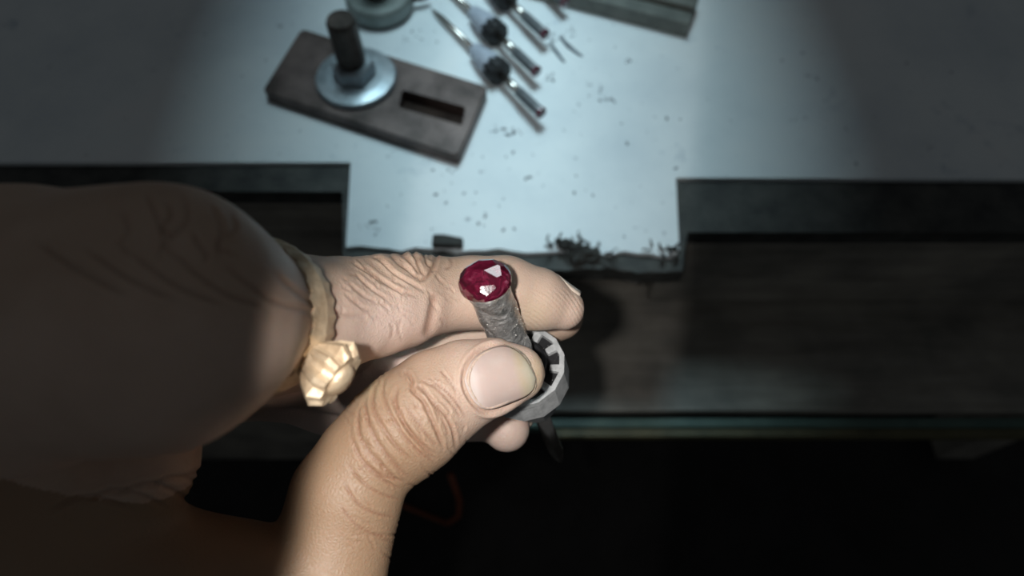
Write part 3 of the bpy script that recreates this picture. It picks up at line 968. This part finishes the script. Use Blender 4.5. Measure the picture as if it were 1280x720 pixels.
# held one: the rim's face sits at z = 64, the gem's base at z = 97
collar_p = Vector(cpt(651, 458, 149)); gem_p = None
lat = Vector((cpt(611, 363, 124)))
w = (lat - collar_p).normalized()
base_c = collar_p - w * 64
Mh = CAM_M @ Matrix.Translation(base_c * 0.001) @ frame_from(Vector((0, 0, 0)), w, Vector((1, 0.2, 0)))
held = empty('dop_stick', Mh)
tag(held, 'grey dop stick held between thumb and forefinger, carrying a large faceted ruby', 'dop stick', 'ruby dop sticks')
HELD_TILT = (-0.12, 0.05)
HELD_ROWS = ((15, 6, 0.25), (39, 9, 0.0), (60, 12, 0.3), (78, 16, 0.0))
HELD_ROT = -1.456
dop_parts(held, True, 3.85, 4.6, 2.6, HELD_TILT, HELD_ROT, 1.0, (HELD_ROWS,))
# grinding dust on the dop and the collar
bm = bmesh.new()
for k in range(190):
    if k < 130:
        a = random.gauss(-1.2, 0.9); z = 75 + 19 * random.random() ** 1.3; r = 3.98
        p = Vector((r * math.cos(a), r * math.sin(a), z))
    else:
        a = random.uniform(0, 2 * math.pi); r = random.uniform(5.4, 8.8)
        p = Vector((r * math.cos(a), r * math.sin(a), 63.5))
    s_ = random.uniform(0.06, 0.17)
    vs = [bm.verts.new((p + Vector((random.uniform(-s_, s_), random.uniform(-s_, s_), random.uniform(-s_, s_) + (0.06 if q == 3 else 0)))) * MM) for q in range(4)]
    for f_ in ((0, 1, 2), (0, 1, 3), (1, 2, 3), (0, 2, 3)):
        bm.faces.new([vs[i] for i in f_])
tag(bm_obj('grinding_dust', bm, M['dust'], held), 'pale grinding dust', None, None, 'stuff')

# lying ones
def lying(tip_px, gem_px, label, dop_r=3.3, gem_r=3.9, rot=0.0):
    a = on_plane(*tip_px, 0.0025)
    g_ = on_plane(*gem_px, 0.0115)
    d = (g_ - a).normalized()
    e = empty('dop_stick', frame_from(g_ - d * 0.1285, g_, Vector((0, 0, 1))))
    tag(e, label, 'dop stick', 'ruby dop sticks')
    dop_parts(e, False, dop_r, gem_r, 2.0, (0, 0), rot, 1.32)
    return e
lying((543, 14), (676, 141), 'dop stick lying nearest the slotted iron plate, its pointed rod fully in view', rot=0.2)
lying((537, -36), (670, 89), 'second dop stick from the slotted plate, its pointed end cut off by the frame', rot=0.5)
lying((548, -78), (681, 43), 'third dop stick from the slotted plate, collar at the top of the frame', rot=0.1)
lying((574, -112), (706, 3), 'farthest dop stick, only its ruby end showing at the top of the frame', rot=0.4)

# ------------------------------------------------------------------ slotted iron plate with clamp bolt
PH = 0.009
def P2(px, py, h=PH):
    p = on_plane(px, py, h)
    return Vector((p.x, p.y))
c1, c2, c3 = P2(610, 108), P2(573, 195), P2(438, 150)
ux = (c3 - c2).normalized()
c4t = P2(488, 70)
uw = (c4t - c1).normalized()
Lp = 0.135
c4 = c1 + (ux + uw).normalized() * Lp
c3b = c2 + (ux + uw).normalized() * Lp
org2 = c2
plate = empty('clamp_plate', Matrix.Translation((org2.x, org2.y, BENCH_Z)))
tag(plate, 'rusty slotted iron plate with a zinc washer and bolt on the white bench', 'clamp plate')
def rounded(pts, r, n=4):
    out = []
    for i, p in enumerate(pts):
        a = (pts[i - 1] - p).normalized(); b_ = (pts[(i + 1) % len(pts)] - p).normalized()
        p0, p1 = p + a * r, p + b_ * r
        for k in range(n + 1):
            t = k / n
            out.append((p0 * (1 - t) ** 2 + p * 2 * t * (1 - t) + p1 * t * t))
    return out
outer = [q - org2 for q in rounded([c1, c4, c3b, c2], 0.004)]
# slot: real opening through the plate
s_in = [P2(503, 112), P2(582, 134), P2(578, 157), P2(498, 134)]
inner = [q - org2 for q in rounded(s_in, 0.002, 3)]
bm = bmesh.new()
def loop(pts, z):
    vs = [bm.verts.new((p.x, p.y, z)) for p in pts]
    return vs, [bm.edges.new((vs[i], vs[(i + 1) % len(vs)])) for i in range(len(vs))]
ch = 0.0008
center = sum(outer, Vector((0, 0))) / len(outer)
outer_in = [p + (center - p).normalized() * ch for p in outer]
vo_t, eo_t = loop(outer_in, PH); vi_t, ei_t = loop(inner, PH)
bmesh.ops.triangle_fill(bm, use_beauty=True, edges=eo_t + ei_t)
vo_m, eo_m = loop(outer, PH - ch); vo_b, eo_b = loop(outer, 0.0002); vi_b, ei_b = loop(inner, 0.0002)
bmesh.ops.triangle_fill(bm, use_beauty=True, edges=eo_b + ei_b)
for A_, B_ in ((vo_t, vo_m), (vo_m, vo_b), (vi_t, vi_b)):
    for k in range(len(A_)):
        bm.faces.new((A_[k], A_[(k + 1) % len(A_)], B_[(k + 1) % len(A_)], B_[k]))
bm_obj('plate', bm, M['iron'], plate)
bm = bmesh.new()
prism(bm, [tuple(p + (p - sum(inner, Vector((0, 0))) / len(inner)).normalized() * -0.0002) for p in inner], 0.0001, 0.0012)  # dark brown sheet closing off the bottom of the opening
tag(bm_obj('slot_floor', bm, M['slot'], plate), 'dark brown bottom of the slot')
wp = on_plane(446, 100, PH)
wl = Vector((wp.x - org2.x, wp.y - org2.y, PH))
def put(bm):
    bmesh.ops.translate(bm, vec=wl, verts=bm.verts)
bm = bmesh.new(); lathe(bm, [(0, 0.0245), (0.0018, 0.0255), (0.004, 0.0245), (0.0052, 0.018), (0.0055, 0.012)], 40); put(bm)
bm_obj('washer', bm, M['zinc'], plate, False)
bm = bmesh.new(); lathe(bm, [(0.0056, 0.0125), (0.007, 0.0135), (0.014, 0.0135), (0.0155, 0.012)], 6); put(bm)
bm_obj('nut', bm, M['zinc'], plate)
bm = bmesh.new(); lathe(bm, [(0.0157, 0.0085), (0.02, 0.0088), (0.045, 0.0088), (0.047, 0.0078)], 24); put(bm)
bm_obj('bolt', bm, M['post'], plate, False)

# ------------------------------------------------------------------ round metal base at the top left
bp = on_plane(473, -8, 0.012)
pot = empty('metal_base', Matrix.Translation((bp.x, bp.y, BENCH_Z)))
tag(pot, 'round greenish grey metal base standing behind the slotted plate', 'machine base')
bm = bmesh.new(); lathe(bm, [(0.0001, 0.021), (0.004, 0.023), (0.011, 0.023), (0.013, 0.0215), (0.0135, 0.016), (0.0125, 0.0145)], 40)
bm_obj('foot', bm, M['pot'], pot)
bm = bmesh.new(); lathe(bm, [(0.0127, 0.009), (0.03, 0.0085), (0.05, 0.0085)], 24)
bm_obj('stem', bm, M['post'], pot, True)
bm = bmesh.new(); tube(bm, [(0.0225, 0.0, 0.007), (0.030, 0.002, 0.007), (0.034, 0.004, 0.007)], [0.002, 0.0022, 0.0014], 10)
bm_obj('screw', bm, M['post'], pot)

# ------------------------------------------------------------------ strip lying along the back on the right
a, b_ = on_plane(748, 1, 0.012), on_plane(862, 30, 0.012)
d = (b_ - a).normalized(); nrm = Vector((-d.y, d.x, 0))
a2 = a - d * 0.10
L = (b_ - a2).length
st = empty('wood_strip', Matrix.Translation((a2.x, a2.y, BENCH_Z)) @ Matrix.Rotation(math.atan2(d.y, d.x), 4, 'Z'))
tag(st, 'weathered grey wooden strip at the top right corner of the bench', 'wood strip')
bm = bmesh.new(); prism(bm, [(0, 0), (L, 0), (L, 0.011), (0, 0.011)], 0.0001, 0.012, 0.0008)
bm_obj('strip', bm, M['wood_strip'], st)
bm = bmesh.new(); prism(bm, [(0, 0.0112), (L, 0.0112), (L, 0.03), (0, 0.03)], 0.0001, 0.0165, 0.0008)
bm_obj('strip', bm, M['wood_strip'], st)

# ------------------------------------------------------------------ small things on the bench
def chunk(name, px_pts, h, mat, label, cat, group=None, base=0.0001):
    pts = [on_plane(x, y, h) for x, y in px_pts]
    c = sum(pts, Vector()) / len(pts)
    bm = bmesh.new()
    prism(bm, [(p.x - c.x, p.y - c.y) for p in pts], base, h, h * 0.18)
    o = bm_obj(name, bm, mat)
    o.location = (c.x, c.y, BENCH_Z)
    return tag(o, label, cat, group)
chunk('rubber_block', [(539, 305), (541, 292), (556, 292), (579, 297), (578, 306)], 0.005, M['rag'], 'small black rubber block on the bench edge above the forefinger', 'block')
chunk('graphite_sliver', [(687, 54), (690, 54), (699, 66), (707, 77), (703, 76), (694, 65)], 0.0012, M['sliver'], 'shorter dark sliver beside the third dop stick', 'sliver')
chunk('graphite_sliver', [(698, 45), (703, 47), (715, 58), (729, 70), (723, 68), (709, 58)], 0.0012, M['sliver'], 'longer dark sliver, right of the other one', 'sliver')

# frayed rag scrap on the edge
rp = on_plane(722, 308, 0.003)
bm = bmesh.new()
for k in range(46):
    x0 = random.gauss(0, 0.0085); y0 = random.gauss(0, 0.0028) - 0.25 * x0 - 0.001
    pts = []
    p = Vector((x0, y0, random.uniform(0.0008, 0.004)))
    dv = Vector((random.gauss(0.3, 1), random.gauss(-0.1, 0.6), random.gauss(0, 0.35))).normalized()
    for q in range(6):
        pts.append(p.copy())
        dv = (dv + Vector((random.gauss(0, .6), random.gauss(0, .6), random.gauss(0, .4)))).normalized()
        p = p + dv * 0.0016
        p.z = min(max(p.z, 0.0006), 0.007)
    r = random.uniform(0.0004, 0.0011)
    tube(bm, pts, [r * (1 - 0.1 * q) for q in range(6)], 5)
for (bx_, by_, bz_, br_) in ((-0.007, 0.002, 0.002, 0.0038), (-0.002, 0.0, 0.002, 0.0042), (0.004, -0.0025, 0.0018, 0.0036), (0.009, -0.003, 0.002, 0.0034), (0.0, -0.005, 0.001, 0.004)):
    res = bmesh.ops.create_icosphere(bm, subdivisions=2, radius=br_)
    for v_ in res['verts']:
        v_.co *= random.uniform(0.7, 1.25)
        v_.co.z *= 0.6
        v_.co += Vector((bx_, by_, bz_))
        v_.co.z = max(v_.co.z, 0.0002)
o = bm_obj('rag_scrap', bm, M['rag'])
o.location = (rp.x, rp.y, BENCH_Z)
tag(o, 'dark frayed rag scrap hanging on the bench edge above the fingertip', 'rag')
rp = on_plane(836, 313, 0.003)
bm = bmesh.new()
for k in range(18):
    p = Vector((random.gauss(0, 0.004), random.gauss(0, 0.002), random.uniform(0.0006, 0.003)))
    pts = []
    dv = Vector((random.gauss(0, 1), random.gauss(0, .6), 0)).normalized()
    for q in range(5):
        pts.append(p.copy()); dv = (dv + Vector((random.gauss(0, .6), random.gauss(0, .6), 0))).normalized(); p = p + dv * 0.0012
    tube(bm, pts, random.uniform(0.0003, 0.0008), 5)
o = bm_obj('rag_scrap', bm, M['rag']); o.location = (rp.x, rp.y, BENCH_Z)
tag(o, 'small tuft of dark fibres at the right end of the bench edge', 'rag')

# grit
bm = bmesh.new()
spots_ = [((640, 166), 10, 5, 14), ((622, 163), 5, 3, 8), ((745, 110), 8, 8, 7), ((757, 125), 10, 3, 7), ((786, 75), 3, 3, 3), ((692, 48), 14, 12, 16), ((690, 95), 10, 6, 12),
          ((655, 222), 6, 3, 4), ((607, 268), 3, 3, 3), ((715, 40), 10, 5, 7), ((520, 45), 20, 12, 10), ((470, 285), 20, 8, 10), ((700, 210), 120, 90, 26), ((560, 250), 70, 40, 16)]
for (cx, cy), sx, sy, n in spots_:
    for k in range(n):
        p = on_plane(random.gauss(cx, sx * 0.6), min(random.gauss(cy, sy * 0.6), 296), 0)
        s_ = random.uniform(0.0003, 0.0011)
        aa = random.uniform(0, math.pi)
        vs = []
        for q in range(5):
            t = 2 * math.pi * q / 5
            x_, y_ = s_ * 1.5 * math.cos(t) * random.uniform(.6, 1.2), s_ * 0.8 * math.sin(t) * random.uniform(.6, 1.2)
            vs.append((p.x + x_ * math.cos(aa) - y_ * math.sin(aa), p.y + x_ * math.sin(aa) + y_ * math.cos(aa)))
        prism(bm, vs, BENCH_Z + 0.00005, BENCH_Z + 0.0004)
o = bm_obj('grit', bm, M['grit'])
tag(o, 'dark grit and flakes scattered over the white bench', 'grit', None, 'stuff')

# orange cord hanging in the dark below the bench
bm = bmesh.new()
tube(bm, [(-0.060, -0.045, BENCH_Z - 0.35), (-0.058, -0.05, BENCH_Z - 0.45), (-0.066, -0.05, BENCH_Z - 0.55), (-0.09, -0.04, 0.08), (-0.12, -0.02, 0.006), (-0.3, 0.05, 0.006)], 0.0035, 8)
tag(bm_obj('power_cord', bm, M['cord'], None, True), 'orange cord hanging in the dark below the thumb', 'cord')
